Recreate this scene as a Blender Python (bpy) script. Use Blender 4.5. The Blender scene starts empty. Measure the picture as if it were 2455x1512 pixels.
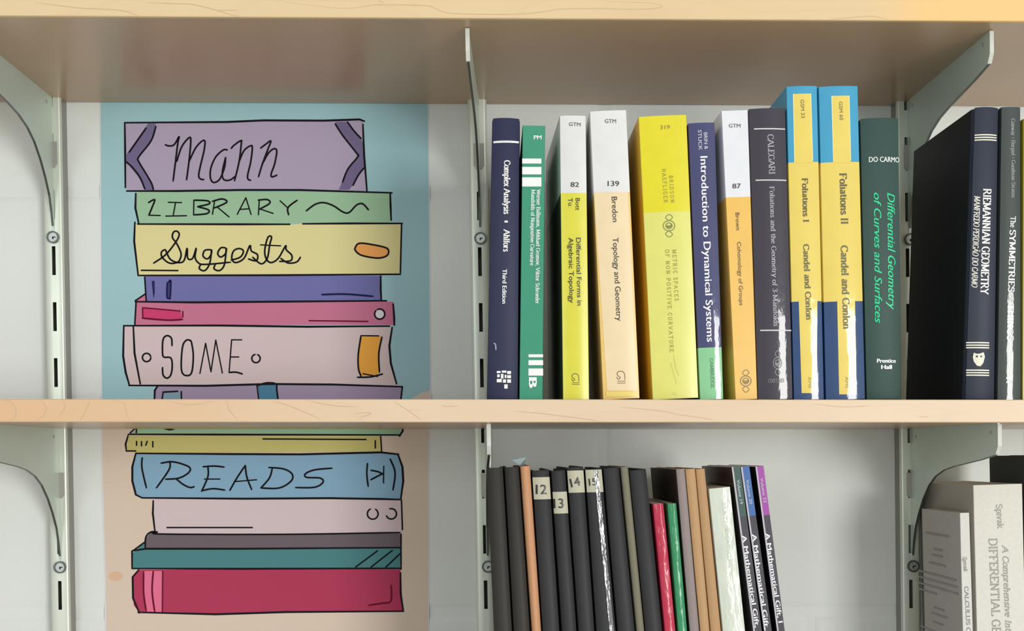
import bpy, math, random
from mathutils import Vector, Matrix
random.seed(4)
C = bpy.context.scene.collection
SC = bpy.context.scene
PI = math.pi
# ---------------------------------------------------------------- camera
F, CX, CY = 3037.0, 1227.5, 1148.0          # focal length and optical centre in pixels of the 2455 x 1512 frame
YAW, PITCH = 0.0155, math.radians(1.0)
CAMZ, D = 1.30, 1.28                         # camera height, distance to the wall (wall face is y = 0)
cd = bpy.data.cameras.new('camera'); cam = bpy.data.objects.new('camera', cd); C.objects.link(cam)
cam.location = (0, -D, CAMZ); cam.rotation_euler = (PI / 2 - PITCH, 0, -YAW)
cd.sensor_width = 36.0; cd.lens = F / 2455 * 36.0; cd.shift_y = (CY - 756) / 2455
cd.clip_start = 0.01; SC.camera = cam
RM = cam.rotation_euler.to_matrix()
# ---------------------------------------------------------------- light
w = bpy.data.worlds.new('room_light'); SC.world = w; w.use_nodes = True
w.node_tree.nodes['Background'].inputs[0].default_value = (0.93, 0.97, 1.0, 1)
w.node_tree.nodes['Background'].inputs[1].default_value = 0.60
def area(name, loc, target, sx, sy, power, col):
    l = bpy.data.lights.new(name, 'AREA'); l.shape = 'RECTANGLE'; l.size = sx; l.size_y = sy
    l.energy = power; l.color = col
    o = bpy.data.objects.new(name, l); C.objects.link(o); o.location = loc
    o.rotation_euler = (Vector(target) - Vector(loc)).to_track_quat('-Z', 'Y').to_euler()
    return o
area('window_daylight', (2.1, -4.2, 1.2), (0.1, 0, 1.35), 1.0, 1.5, 92, (1.0, 0.985, 0.95))
area('side_window_daylight', (-1.7, -4.6, 1.65), (-0.1, 0, 1.35), 0.9, 1.5, 24, (0.95, 1.0, 0.98))
area('ceiling_lamp', (0.4, -2.6, 2.75), (0.2, 0, 1.2), 1.2, 0.6, 5, (1.0, 0.97, 0.9))
SC.view_settings.view_transform = 'Standard'; SC.view_settings.look = 'None'
SC.view_settings.gamma = 1; SC.view_settings.use_curve_mapping = False
SC.view_settings.exposure = 0.0

# ---------------------------------------------------------------- helpers
def W(px, py, y):
    """pixel of the photograph -> the point of the plane y = const it shows"""
    d = RM @ Vector(((px - CX) / F, -(py - CY) / F, -1.0))
    return cam.location + d * ((y + D) / d.y)
def lin(c): 
    c = c / 255.0
    return c / 12.92 if c <= 0.04045 else ((c + 0.055) / 1.055) ** 2.4
def rgb(c): return (lin(c[0]), lin(c[1]), lin(c[2]), 1)
MATS = {}
def mat(key, col, rough=0.5, metal=0.0, spec=0.5, coat=0.0, bump=None, mottle=None, coat_rough=0.1):
    if key in MATS: return MATS[key]
    if key.startswith(('laminate', 'cloth', 'film', 'crinkled')): col = tuple(v * 0.957 for v in col)
    m = bpy.data.materials.new(key); m.use_nodes = True; MATS[key] = m
    nt = m.node_tree; b = nt.nodes['Principled BSDF']
    b.inputs['Base Color'].default_value = rgb(col); b.inputs['Roughness'].default_value = rough
    b.inputs['Metallic'].default_value = metal; b.inputs['Specular IOR Level'].default_value = spec
    b.inputs['Coat Weight'].default_value = coat; b.inputs['Coat Roughness'].default_value = coat_rough
    tc = nt.nodes.new('ShaderNodeTexCoord')
    if mottle:
        sc, amt = mottle
        n = nt.nodes.new('ShaderNodeTexNoise'); n.inputs['Scale'].default_value = sc; n.inputs['Detail'].default_value = 5
        nt.links.new(tc.outputs['Object'], n.inputs['Vector'])
        r = nt.nodes.new('ShaderNodeMapRange'); r.inputs[1].default_value = 0.3; r.inputs[2].default_value = 0.7
        r.inputs[3].default_value = 1 - amt; r.inputs[4].default_value = 1 + amt
        nt.links.new(n.outputs['Fac'], r.inputs[0])
        mx = nt.nodes.new('ShaderNodeMix'); mx.data_type = 'RGBA'; mx.blend_type = 'MULTIPLY'; mx.inputs['Factor'].default_value = 1
        mx.inputs['A'].default_value = rgb(col); nt.links.new(r.outputs[0], mx.inputs['B'])
        nt.links.new(mx.outputs['Result'], b.inputs['Base Color'])
    if bump:
        kind, sc, dist, st = bump
        mp = nt.nodes.new('ShaderNodeMapping'); nt.links.new(tc.outputs['Object'], mp.inputs[0])
        if kind == 'film': mp.inputs['Scale'].default_value = (1, 1, 0.35)
        n = nt.nodes.new('ShaderNodeTexNoise'); n.inputs['Scale'].default_value = sc; n.inputs['Detail'].default_value = 3
        nt.links.new(mp.outputs[0], n.inputs['Vector'])
        bp = nt.nodes.new('ShaderNodeBump'); bp.inputs['Strength'].default_value = st; bp.inputs['Distance'].default_value = dist
        nt.links.new(n.outputs['Fac'], bp.inputs['Height'])
        nt.links.new(bp.outputs[0], b.inputs['Coat Normal'] if (kind == 'film') else b.inputs['Normal'])
        if kind == 'film': nt.links.new(bp.outputs[0], b.inputs['Normal'])
    return m
def paper(c, rough=0.45): return mat('print_%d_%d_%d' % tuple(c), c, rough=0.7, spec=0.12)
def gloss(c): return mat('laminate_%d_%d_%d' % tuple(c), c, rough=0.28, spec=0.5, mottle=(60, 0.03))
def cloth(c): return mat('cloth_%d_%d_%d' % tuple(c), c, rough=0.55, spec=0.35, mottle=(300, 0.035), bump=('n', 900, 0.0003, 0.25))
def film(c, k=''): return mat('film_%d_%d_%d' % tuple(c) + k, c, rough=0.42, spec=0.25, coat=1.0, coat_rough=0.05, bump=('film', 110, 0.0010, 0.2), mottle=(40, 0.04))

def crinkle(c): return mat('crinkled_%d_%d_%d' % tuple(c), c, rough=0.4, spec=0.3, coat=0.5, coat_rough=0.12, bump=('film', 120, 0.0028, 0.5), mottle=(60, 0.05))
class MB:
    def __init__(s): s.v = []; s.f = []; s.m = []; s.mats = []
    def mi(s, m):
        if m not in s.mats: s.mats.append(m)
        return s.mats.index(m)
    def add(s, vs, fs, m):
        o = len(s.v); s.v += [tuple(v) for v in vs]; i = s.mi(m)
        for f in fs: s.f.append(tuple(k + o for k in f)); s.m.append(i)
    def box(s, a, b, m, mtx=None, bev=0):
        x0, y0, z0 = a; x1, y1, z1 = b
        vs = [Vector(p) for p in ((x0,y0,z0),(x1,y0,z0),(x1,y1,z0),(x0,y1,z0),(x0,y0,z1),(x1,y0,z1),(x1,y1,z1),(x0,y1,z1))]
        if mtx: vs = [mtx @ v for v in vs]
        s.add(vs, [(0,3,2,1),(4,5,6,7),(0,1,5,4),(1,2,6,5),(2,3,7,6),(3,0,4,7)], m)
    def prism(s, pts, axis, lo, hi, m):
        """pts: closed polygon of (a, b); extruded along axis 'x' / 'y' / 'z'"""
        def P(a, b, t): return {'x': (t, a, b), 'y': (a, t, b), 'z': (a, b, t)}[axis]
        n = len(pts)
        vs = [P(a, b, lo) for a, b in pts] + [P(a, b, hi) for a, b in pts]
        s.add(vs, [tuple(range(n))[::-1], tuple(range(n, 2 * n))] + [(i, (i + 1) % n, n + (i + 1) % n, n + i) for i in range(n)], m)
    def build(s, name, parent=None, smooth=35, loc=None, recalc=True):
        me = bpy.data.meshes.new(name); me.from_pydata(s.v, [], s.f)
        for m in s.mats: me.materials.append(m)
        for p, i in zip(me.polygons, s.m): p.material_index = i; p.use_smooth = smooth > 0
        me.update()
        if recalc:
            import bmesh
            bm = bmesh.new(); bm.from_mesh(me); bmesh.ops.recalc_face_normals(bm, faces=bm.faces); bm.to_mesh(me); bm.free()
        if smooth > 0: me.set_sharp_from_angle(angle=math.radians(smooth))
        o = bpy.data.objects.new(name, me); C.objects.link(o)
        if parent: o.parent = parent
        if loc: o.location = loc
        return o
def tag(o, label=None, cat=None, group=None, kind=None):
    if label: o['label'] = label
    if cat: o['category'] = cat
    if group: o['group'] = group
    if kind: o['kind'] = kind
    return o
def empty(name, loc=(0, 0, 0), rot=(0, 0, 0)):
    o = bpy.data.objects.new(name, None); C.objects.link(o); o.empty_display_size = 0.02
    o.location = loc; o.rotation_euler = rot; return o

# ---------------------------------------------------------------- lettering
SERIF = {
'A': (9, "e4.5,10 .6,0;e4.5,10 8.4,0;-2,3.5 7,3.5"), 'B': (7.6, "|1.5,10 1.5,0;~1.5,10 5,10 6,7.6 5,5.4 1.5,5.3;~1.5,5.3 5.4,5.2 6.8,2.7 5.2,0 1.5,0"),
'C': (8, "~7.3,7.6 6,9.5 4.2,10 1.9,8.5 1,5 1.9,1.5 4.2,0 6,.4 7.4,2.2"), 'D': (8.6, "|1.5,10 1.5,0;~1.5,10 4.5,10 7,8.3 7.8,5 7,1.7 4.5,0 1.5,0"),
'E': (7.4, "|1.5,10 1.5,0;-1.5,10 6.4,10 6.4,8;-1.5,5.2 5,5.2;-1.5,0 6.7,0 6.7,2.2"), 'F': (7, "|1.5,10 1.5,0;-1.5,10 6.4,10 6.4,8;-1.5,5.2 5,5.2"),
'G': (8.8, "~7.3,7.8 6,9.6 4.2,10 1.9,8.5 1,5 1.9,1.5 4.2,0 6,.3 7.4,1.2;s7.4,4.3 7.4,.8"), 'H': (9, "|1.7,10 1.7,0;|7.3,10 7.3,0;-1.7,5.2 7.3,5.2"),
'I': (4, "|2,10 2,0"), 'K': (8.6, "|1.7,10 1.7,0;e1.8,4.6 7,10;e3.2,5.8 7.8,0"), 'L': (7, "|1.5,10 1.5,0;-1.5,0 6.3,0 6.3,2.2"),
'M': (11, "|1.8,10 1.8,0;-1.8,10 5.5,1 9.2,10;|9.2,10 9.2,0"), 'N': (9, "|1.7,0 1.7,10;-1.7,10 7.3,0;e7.3,0 7.3,10"),
'O': (9.2, "~4.6,10 2,8.8 1,5 2,1.2 4.6,0 7.2,1.2 8.2,5 7.2,8.8 4.6,10"), 'P': (7.4, "|1.5,10 1.5,0;~1.5,10 5.2,10 6.6,7.4 5.2,4.9 1.5,4.8"),
'R': (8.6, "|1.5,10 1.5,0;~1.5,10 5.2,10 6.6,7.5 5.2,5.1 1.5,5;e3.8,5 7.8,0"), 'S': (7, "~6,8 5,9.8 3,10 1.4,8.6 1.5,6.5 3.5,5.3 5.6,3.8 6,1.8 4.5,.1 2.6,.1 1,2.2"),
'T': (8.2, "e4.1,10 4.1,0;-.8,8.2 .8,10 7.4,10 7.4,8.2"), 'U': (8.8, "s1.6,10 1.6,3;~1.6,3 2.3,.6 4.4,0 6.6,.6 7.3,3;s7.3,10 7.3,3"),
'V': (8.8, "s.7,10 4.4,0;s8.1,10 4.4,0"), 'Y': (8.4, "s.8,10 4.2,4.8;s7.6,10 4.2,4.8;e4.2,4.8 4.2,0"),
'a': (5.6, "~1.2,5.6 2.6,6.8 4,6.2 4.2,4.6;-4.2,4.6 4.2,1 5.4,.2;~4.2,3.9 1.8,3.2 1,1.6 2,.1 3.6,.6 4.2,1.8"),
'b': (6, "s1.4,10 1.4,0;~1.4,5.2 3,6.8 4.8,6 5.3,3.4 4.6,.8 3,0 1.4,1.2"), 'c': (5, "~4.4,5.6 3.2,6.8 1.6,6 .9,3.4 1.7,.7 3.2,0 4.6,1.3"),
'd': (6.2, "|4.7,10 4.7,0;~4.7,5.2 3.1,6.8 1.4,6 .8,3.4 1.5,.8 3.1,0 4.7,1.2"), 'e': (5.4, "-1,3.8 4.7,3.8;~4.7,3.8 4.2,6 3,6.8 1.5,5.9 .9,3.4 1.7,.7 3.3,0 4.7,1.4"),
'f': (4, "e1.8,8 1.8,0;~1.8,8 2.2,9.8 3.9,9.6;-.4,6.6 3.6,6.6"), 'g': (5.8, "~3,6.8 1.3,6 1.3,4 3,3 4.4,4 4.4,6 3,6.8;-4.2,6.4 5.5,6.8;~1.8,3.2 1.2,1.8 2.5,1.1 4.6,.8 5,-1 3.5,-2.6 1.6,-2.4 .8,-1 2.2,1"),
'h': (6.4, "|1.4,10 1.4,0;~1.4,4.8 3,6.7 4.4,6.4 4.9,4.6;e4.9,4.8 4.9,0"), 'i': (3.2, "|1.6,6.8 1.6,0;-1.2,9 2,9"), 'k': (6.2, "|1.4,10 1.4,0;e1.6,3.2 5,6.8;e2.8,4 5.6,0"),
'l': (3.2, "|1.6,10 1.6,0"), 'm': (9.6, "|1.4,6.8 1.4,0;~1.4,4.8 2.8,6.7 4.2,6.4 4.7,4.6;e4.7,4.8 4.7,0;~4.7,4.8 6.2,6.7 7.6,6.4 8.1,4.6;e8.1,4.8 8.1,0"),
'n': (6.4, "|1.4,6.8 1.4,0;~1.4,4.8 3,6.7 4.4,6.4 4.9,4.6;e4.9,4.8 4.9,0"), 'o': (6, "~3,6.8 1.4,6 .8,3.4 1.4,.8 3,0 4.6,.8 5.2,3.4 4.6,6 3,6.8"),
'p': (6, "|1.4,6.8 1.4,-3;~1.4,5.2 3,6.8 4.8,6 5.3,3.4 4.6,.8 3,0 1.4,1.2"), 'r': (4.6, "|1.4,6.8 1.4,0;~1.4,4.6 2.6,6.5 4.2,6.3"),
's': (4.8, "~4,5.5 3,6.8 1.6,6.4 1,5 2.6,3.6 4,2.2 3.6,.4 2,0 .8,1.6"), 't': (4, "-1.8,9 1.8,1.4 2.6,.1 3.8,.8;-.5,6.6 3.6,6.6"),
'u': (6.4, "s1.4,6.8 1.4,2;~1.4,2 2.2,.1 3.8,.2 4.9,1.8;|4.9,6.8 4.9,0"), 'v': (6, "s.8,6.8 3,0;s5.2,6.8 3,0"), 'w': (8.6, "s.8,6.8 2.6,0 4.3,6.5 6,0 7.8,6.8"),
'y': (6, "s.8,6.8 3,.2;s5.2,6.8 3,.2 1.8,-2.8 .6,-2.6"), 'W': (12, "s.8,10 3.4,0 6,9 8.6,0 11.2,10"), 'J': (5, "s3.4,10 3.4,2;~3.4,2 2.6,0 1,.2"),
'X': (8.6, "|1,10 7.6,0;|7.6,10 1,0"), 'x': (6, "|.9,6.8 5.1,0;|5.1,6.8 .9,0"), '3': (6, "~1,8.6 2.8,10 4.8,8.6 4,6 2.4,5.4 4.8,4.4 5,1.6 3,0 .9,1.4"),
'-': (4, "-.8,3.6 3.4,3.6"), '\u2022': (4, "~2,5.2 1.2,4.2 2,3.2 2.8,4.2 2,5.2;-1.4,4.2 2.6,4.2;-2,3.4 2,5"), ',': (3, "-1.6,.8 1,-1.6"), ' ': (3.6, ""),
}
SERIF['\u00c3'] = (9, SERIF['A'][1] + ";~2.6,12 4,12.9 5,12 6.4,13")
def smooth_pts(p, n=5, closed=False):
    if len(p) < 3: return p
    q = []; L = len(p)
    g = (lambda i: p[i % L]) if closed else (lambda i: p[min(max(i, 0), L - 1)])
    for i in range(L if closed else L - 1):
        a, b, c, d = g(i - 1), g(i), g(i + 1), g(i + 2)
        for k in range(n):
            t = k / n
            q.append(tuple(0.5 * (2 * b[j] + (c[j] - a[j]) * t + (2 * a[j] - 5 * b[j] + 4 * c[j] - d[j]) * t * t + (3 * b[j] - a[j] - 3 * c[j] + d[j]) * t ** 3) for j in (0, 1)))
    q.append(p[0] if closed else p[-1])
    return q
def ribbon(p, wid):
    """flat ribbon along p; wid: number or function of direction; returns verts, quads (one open strip)"""
    vs = []; L = len(p); closed = L > 3 and math.hypot(p[0][0] - p[-1][0], p[0][1] - p[-1][1]) < 1e-6
    for i in range(L):
        a = p[i - 1] if i > 0 else (p[-2] if closed else p[0]); b = p[i + 1] if i < L - 1 else (p[1] if closed else p[-1])
        dx, dy = b[0] - a[0], b[1] - a[1]; l = math.hypot(dx, dy) or 1
        h = (wid(dx / l, dy / l) if callable(wid) else wid) / 2
        nx, ny = -dy / l * h, dx / l * h
        if not closed and not callable(wid) and i in (0, L - 1):      # rounded pen ends
            e = -0.25 * wid if i == 0 else 0.25 * wid
            vs += [(p[i][0] + nx * .75 + dx / l * e, p[i][1] + ny * .75 + dy / l * e), (p[i][0] - nx * .75 + dx / l * e, p[i][1] - ny * .75 + dy / l * e)]
        else: vs += [(p[i][0] + nx, p[i][1] + ny), (p[i][0] - nx, p[i][1] - ny)]
    return vs, [(2 * i, 2 * i + 1, 2 * i + 3, 2 * i + 2) for i in range(L - 1)]
def serif_geo(s, thick=1.7, thin=0.8):
    V = []; Fc = []; x = 0
    wf = lambda dx, dy: thin + (thick - thin) * abs(dy) ** 1.5
    def put(vs, fs):
        o = len(V); kk = len(Fc) % 13; V.extend((a + x, b, kk) for a, b in vs); Fc.extend(tuple(k + o for k in f) for f in fs)
    for ch in s:
        sc = 1.0
        wd, st = SERIF.get(ch, SERIF[' '])
        for q in st.split(';'):
            if not q: continue
            fl = q[0]; pts = [tuple(float(t) for t in c.split(',')) for c in q[1:].split()]
            p = smooth_pts(pts, 5) if fl == '~' else pts
            if fl != '~' and len(p) > 2:
                for a, b in zip(p[:-1], p[1:]): put(*ribbon([a, b], wf))
            else: put(*ribbon(p, wf))
            for flag, e in (('|s', p[0]), ('|e', p[-1])):
                if fl in flag: put([(e[0] - 1.35, e[1] - .35), (e[0] + 1.35, e[1] - .35), (e[0] + 1.35, e[1] + .35), (e[0] - 1.35, e[1] + .35)], [(0, 1, 2, 3)])
        x += wd
    return V, Fc, 10.0, 0.0, x
_cache = {}
def sans_geo(s, bold=0.0, italic=0.0):
    k = (s, bold, italic)
    if k in _cache: return _cache[k]
    c = bpy.data.curves.new('t', 'FONT'); c.body = s; c.offset = bold; c.shear = italic; c.resolution_u = 3
    o = bpy.data.objects.new('t', c); me = bpy.data.meshes.new_from_object(o)
    V = [(v.co.x, v.co.y) for v in me.vertices]; Fc = [tuple(p.vertices) for p in me.polygons]
    bpy.data.objects.remove(o); bpy.data.curves.remove(c); bpy.data.meshes.remove(me)
    xs = [v[0] for v in V] or [0, 1]
    _cache[k] = (V, Fc, 0.729, min(xs), max(xs)); return _cache[k]
def text_px(s, p0, p1, h, kind='sans', bold=0.01, italic=0.0):
    """lettering as pixel-space polygons: baseline p0 -> p1, cap height h"""
    if kind == 'serif':
        V, Fc, cap, lo, hi = serif_geo(s, *((2.0, 1.0) if bold > 0.015 else (1.6, 0.85)))
        if italic: V = [(a + b * italic, b, k) for a, b, k in V]
    else:
        V, Fc, cap, lo, hi = sans_geo(s, 0.0, italic)
        if bold > 0:                     # heavier weight: overprinted copies a hair apart
            n = len(V); V0, F0 = V, Fc; V, Fc = [], []
            for k, d in enumerate((-bold, 0.0, bold)):
                V += [(a + d * .9, b, k * 4) for a, b in V0]; Fc += [tuple(i + k * n for i in f) for f in F0]
    dx, dy = p1[0] - p0[0], p1[1] - p0[1]; l = math.hypot(dx, dy); ux, uy = dx / l, dy / l; nx, ny = uy, -ux
    out = [(p0[0] + ux * l * (v[0] - lo) / (hi - lo) + nx * v[1] / cap * h, p0[1] + uy * l * (v[0] - lo) / (hi - lo) + ny * v[1] / cap * h, v[2] if len(v) > 2 else 0) for v in V]
    return out, Fc

# ---------------------------------------------------------------- the wall of painted concrete blocks
def wall_mat():
    m = mat('wall_paint', (230, 236, 233), rough=0.55, spec=0.3, mottle=(3.0, 0.025), bump=('n', 420, 0.0012, 0.25)); return m
WM = wall_mat()
CH, BL, JW = 0.2114, 0.424, 0.010
zj = W(1175, 462, 0).z                                     # one bed joint
xj = W(1944, 1300, 0).x                                    # one upright joint, course below the shelf
b = MB(); b.box((-1.7, 0.0014, 0.0), (1.85, 0.09, 2.6), WM); wall = b.build('wall_back')
tag(wall, 'painted pale grey concrete block wall behind the shelves', kind='structure')
def block_mesh(L, H):
    b = MB(); e = 0.004; n = 2
    x0, x1, z0, z1 = JW / 2, L - JW / 2, JW / 2, H - JW / 2
    def ring(d, y): return [(x0 + d, y, z0 + d), (x1 - d, y, z0 + d), (x1 - d, y, z1 - d), (x0 + d, y, z1 - d)]
    r = [ring(0, 0.004), ring(0, 0.0013), ring(0.003, 0.0003), ring(0.006, 0)]
    vs = [v for q in r for v in q]; fs = [(12, 13, 14, 15)]
    for k in range(3):
        for i in range(4): fs.append((4 * k + i, 4 * k + (i + 1) % 4, 4 * k + 4 + (i + 1) % 4, 4 * k + 4 + i))
    b.add(vs, fs, WM); o = b.build('concrete_block', wall, smooth=60); return o
proto = None
for r in range(-7, 5):
    z = zj + r * CH
    off = xj if (r % 2 == 0) else xj + BL / 2
    if r % 2 == 0: off = xj + BL / 2
    else: off = xj
    for k in range(-5, 4):
        x = off + k * BL
        if x < -1.6 or x + BL > 1.76: continue
        if proto is None: proto = block_mesh(BL, CH); o = proto
        else: o = proto.copy(); C.objects.link(o)
        o.location = (x, 0, z)

b = MB(); b.box((-2.6, -5.5, -0.02), (2.8, 0.0, 0.0), mat('floor_vinyl', (218, 212, 200), rough=0.4, mottle=(5, 0.08)))
tag(b.build('floor', smooth=0), kind='structure')
# ---------------------------------------------------------------- shelves
ZS, ZU, TH, DEP = 1.3468, 1.6542, 0.0186, 0.25
ZL = ZS - 0.3265
def wood(key, c1, c2, dark, warm=None, seed=0.0, lines=True):
    m = bpy.data.materials.new(key); m.use_nodes = True; nt = m.node_tree; b = nt.nodes['Principled BSDF']
    N = nt.nodes.new; L = nt.links.new
    tc = N('ShaderNodeTexCoord')
    mp = N('ShaderNodeMapping'); mp.inputs['Scale'].default_value = (2.2, 9, 9); mp.inputs['Location'].default_value = (seed, seed * 2, seed); L(tc.outputs['Object'], mp.inputs[0])
    n1 = N('ShaderNodeTexNoise'); n1.inputs['Scale'].default_value = 1.6; n1.inputs['Detail'].default_value = 3; L(mp.outputs[0], n1.inputs['Vector'])
    cr = N('ShaderNodeMix'); cr.data_type = 'RGBA'; cr.inputs['A'].default_value = rgb(c1); cr.inputs['B'].default_value = rgb(c2)
    mr = N('ShaderNodeMapRange'); mr.inputs[1].default_value = .3; mr.inputs[2].default_value = .7; L(n1.outputs['Fac'], mr.inputs[0]); L(mr.outputs[0], cr.inputs['Factor'])
    # growth-ring figure: thin darker contour lines of a stretched noise
    n2 = N('ShaderNodeTexNoise'); n2.inputs['Scale'].default_value = 1.1; n2.inputs['Detail'].default_value = 1.0; n2.inputs['Distortion'].default_value = 0.3
    mp2 = N('ShaderNodeMapping'); mp2.inputs['Scale'].default_value = (2.6, 14, 14); mp2.inputs['Location'].default_value = (seed + 3, seed, 1); L(tc.outputs['Object'], mp2.inputs[0]); L(mp2.outputs[0], n2.inputs['Vector'])
    ml = N('ShaderNodeMath'); ml.operation = 'MULTIPLY'; ml.inputs[1].default_value = 9.0; L(n2.outputs['Fac'], ml.inputs[0])
    fr = N('ShaderNodeMath'); fr.operation = 'FRACT'; L(ml.outputs[0], fr.inputs[0])
    cp = N('ShaderNodeValToRGB'); e = cp.color_ramp.elements; e[0].position = 0.0; e[0].color = (1, 1, 1, 1); e[1].position = 0.12; e[1].color = (0, 0, 0, 1)
    e3 = e.new(0.5); e3.color = (0.0, 0, 0, 1); e4 = e.new(1.0); e4.color = (.35, .35, .35, 1); L(fr.outputs[0], cp.inputs[0])
    m2 = N('ShaderNodeMix'); m2.data_type = 'RGBA'; m2.inputs['B'].default_value = rgb(dark); L(cr.outputs['Result'], m2.inputs['A'])
    mm = N('ShaderNodeMath'); mm.operation = 'MULTIPLY'; mm.inputs[1].default_value = 0.10 if lines else 0.12; L(cp.outputs[0], mm.inputs[0]); L(mm.outputs[0], m2.inputs['Factor'])
    # short fine pore streaks
    n3 = N('ShaderNodeTexNoise'); n3.inputs['Scale'].default_value = 1.0; n3.inputs['Detail'].default_value = 2
    mp3 = N('ShaderNodeMapping'); mp3.inputs['Scale'].default_value = (28, 260, 260); L(tc.outputs['Object'], mp3.inputs[0]); L(mp3.outputs[0], n3.inputs['Vector'])
    r3 = N('ShaderNodeMapRange'); r3.inputs[1].default_value = .66; r3.inputs[2].default_value = .82; r3.inputs[4].default_value = .35; L(n3.outputs['Fac'], r3.inputs[0])
    m3 = N('ShaderNodeMix'); m3.data_type = 'RGBA'; m3.inputs['B'].default_value = rgb(dark); L(m2.outputs['Result'], m3.inputs['A']); L(r3.outputs[0], m3.inputs['Factor'])
    last = m3
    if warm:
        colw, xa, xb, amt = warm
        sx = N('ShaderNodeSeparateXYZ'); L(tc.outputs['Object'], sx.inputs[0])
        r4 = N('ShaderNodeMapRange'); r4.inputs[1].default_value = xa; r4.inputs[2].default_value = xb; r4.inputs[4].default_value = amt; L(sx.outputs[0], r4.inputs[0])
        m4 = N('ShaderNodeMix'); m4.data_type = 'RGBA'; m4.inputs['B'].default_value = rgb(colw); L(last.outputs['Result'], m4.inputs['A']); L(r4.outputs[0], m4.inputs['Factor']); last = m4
    L(last.outputs['Result'], b.inputs['Base Color'])
    b.inputs['Roughness'].default_value = 0.42
    return m
under = mat('shelf_varnished_face', (188, 156, 122), rough=0.27, spec=0.6, mottle=(9, 0.03), coat=0.0)
def shelf(z0, label, bandmat, front_y=-DEP):
    t = empty('shelf', (0, 0, z0))
    b = MB(); b.box((-0.80, front_y + 0.004, 0), (0.90, -0.0015, TH), under); b.build('board', t, smooth=0)
    b = MB()
    y0, y1, e = front_y, front_y + 0.004, 0.0006
    b.prism([(y1, 0), (y0 + e, 0), (y0, e), (y0, TH - e), (y0 + e, TH), (y1, TH)], 'x', -0.80, 0.90, bandmat); b.build('edge_band', t, smooth=0)
    tag(t, label, 'shelf', 'plywood shelves on the wall brackets')
    return t
wm_top = wood('maple_top', (217, 190, 145), (224, 198, 156), (186, 150, 110), warm=((243, 196, 118), 0.30, 0.36, .75), seed=2.3)  # orange light on the right end is mixed into the wood colour
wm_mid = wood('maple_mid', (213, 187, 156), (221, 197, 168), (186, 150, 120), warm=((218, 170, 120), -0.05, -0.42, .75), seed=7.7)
# the top shelf runs a touch out of level, as in the photograph
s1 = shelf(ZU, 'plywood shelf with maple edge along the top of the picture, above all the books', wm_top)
s2 = shelf(ZS - TH, 'plywood shelf with maple edge across the middle, carrying the upright textbooks', wm_mid)
s3 = shelf(ZL - TH, 'plywood shelf carrying the lower row of dark bound volumes', wm_mid)

def grain(t, col, runs, wd=2.2):
    band = [c for c in t.children if c.name.startswith('edge_band')][0]; b = MB(); m = mat('grain_%d_%d_%d' % col, col, rough=.45); k = 0
    for q in runs.split(';'):
        p = smooth_pts([tuple(float(v) for v in a.split(',')) for a in q.split()], 6)
        n = len(p); k += 1; vs = []
        V, Fq = ribbon(p, lambda dx, dy: wd)
        for i, (x, y) in enumerate(V):   # strokes thin out to nothing at their ends
            c = p[i // 2]; f = min(1.0, 4.0 * (i // 2) / n + .1, 4.0 * (n - 1 - i // 2) / n + .1)
            v = W(c[0] + (x - c[0]) * f, c[1] + (y - c[1]) * f, -DEP - 0.00006 - k % 5 * 0.00001); v.z = min(max(v.z, t.location.z + .0007), t.location.z + TH - .0007); vs.append(v - t.location)
        b.add(vs, Fq, m)
    o = b.build('grain_figure', band, smooth=0); o['kind'] = 'stuff'
grain(s1, (205, 174, 132), '660,0 740,12 830,20 900,12 980,12 1030,15 1070,30 1140,34 1230,34 1290,30 1340,22 1400,21 1440,20 1490,22 1560,21 1588,15 1560,7 1500,5 1440,2;80,5 190,19 290,25 340,42;285,24 320,27;350,6 400,8 470,12 550,34 590,43;1980,48 2040,42 2090,39 2130,47;1880,50 1950,48 1990,49;905,2 915,4 920,8;520,24 545,25 570,24')
grain(s2, (202, 169, 138), '0,960 25,962 38,985 35,1000 20,1010;95,959 110,975 105,995 85,1008;150,959 156,975 140,1000;215,960 205,985 190,1010;270,959 298,968 303,990 312,1010;400,961 460,970 510,960;545,959 548,980 572,1008;650,960 700,975 770,1005;850,992 870,989 890,990 875,997 862,1001;1055,971 1075,974 1102,972;940,959 980,985 1015,1010;730,959 800,972 860,975;1227,985 1290,990 1400,1004 1440,1010;1600,990 1680,1001 1710,1006;1480,975 1560,982 1620,990;2200,997 2215,999 2228,998;1950,968 2020,975 2090,972', 1.9)
# ---------------------------------------------------------------- poster
T6 = lambda x, y: (280 + x / 3.41, 270 + y / 3.41)
T7 = lambda x, y: (280 + x / 3.2875, 640 + y / 3.2875)
T8 = lambda x, y: (280 + x / 2.953, 1000 + y / 2.953)
def parse(s, T): return [T(*[float(t) for t in q.split(',')]) for q in s.split()]
poster = empty('poster', W(640, 900, 0))
tag(poster, 'paper poster of a drawn pile of pastel books with hand lettering', 'poster')
PO = poster.location.copy()
CNT = [0]
def flat(b, pts, fs, y, m):
    if y < -0.0007: CNT[0] += 1; y -= (CNT[0] % 11) * 6e-6
    b.add([W(px, py, y) - PO for px, py in pts], fs, m)
def sheet(name, pts, y, m, parent, thick=0.0):
    b = MB(); flat(b, pts, [tuple(range(len(pts)))], y, m); return b.build(name, parent, smooth=0)
b = MB()
q = [(238, 190), (1028, 190), (1034, 955), (1029, 1090), (1029, 1640), (252, 1640), (250, 1400), (246, 1250), (243, 1180), (242, 955)]
n = len(q)
b.add([W(x, y, -0.00035) - PO for x, y in q] + [W(x, y, -0.0001) - PO for x, y in q], [tuple(range(n)), tuple(range(n, 2 * n))[::-1]] + [(i, (i + 1) % n, n + (i + 1) % n, n + i) for i in range(n)], paper((226, 226, 228), .6))
b.build('paper_sheet', poster, smooth=0)
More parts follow.
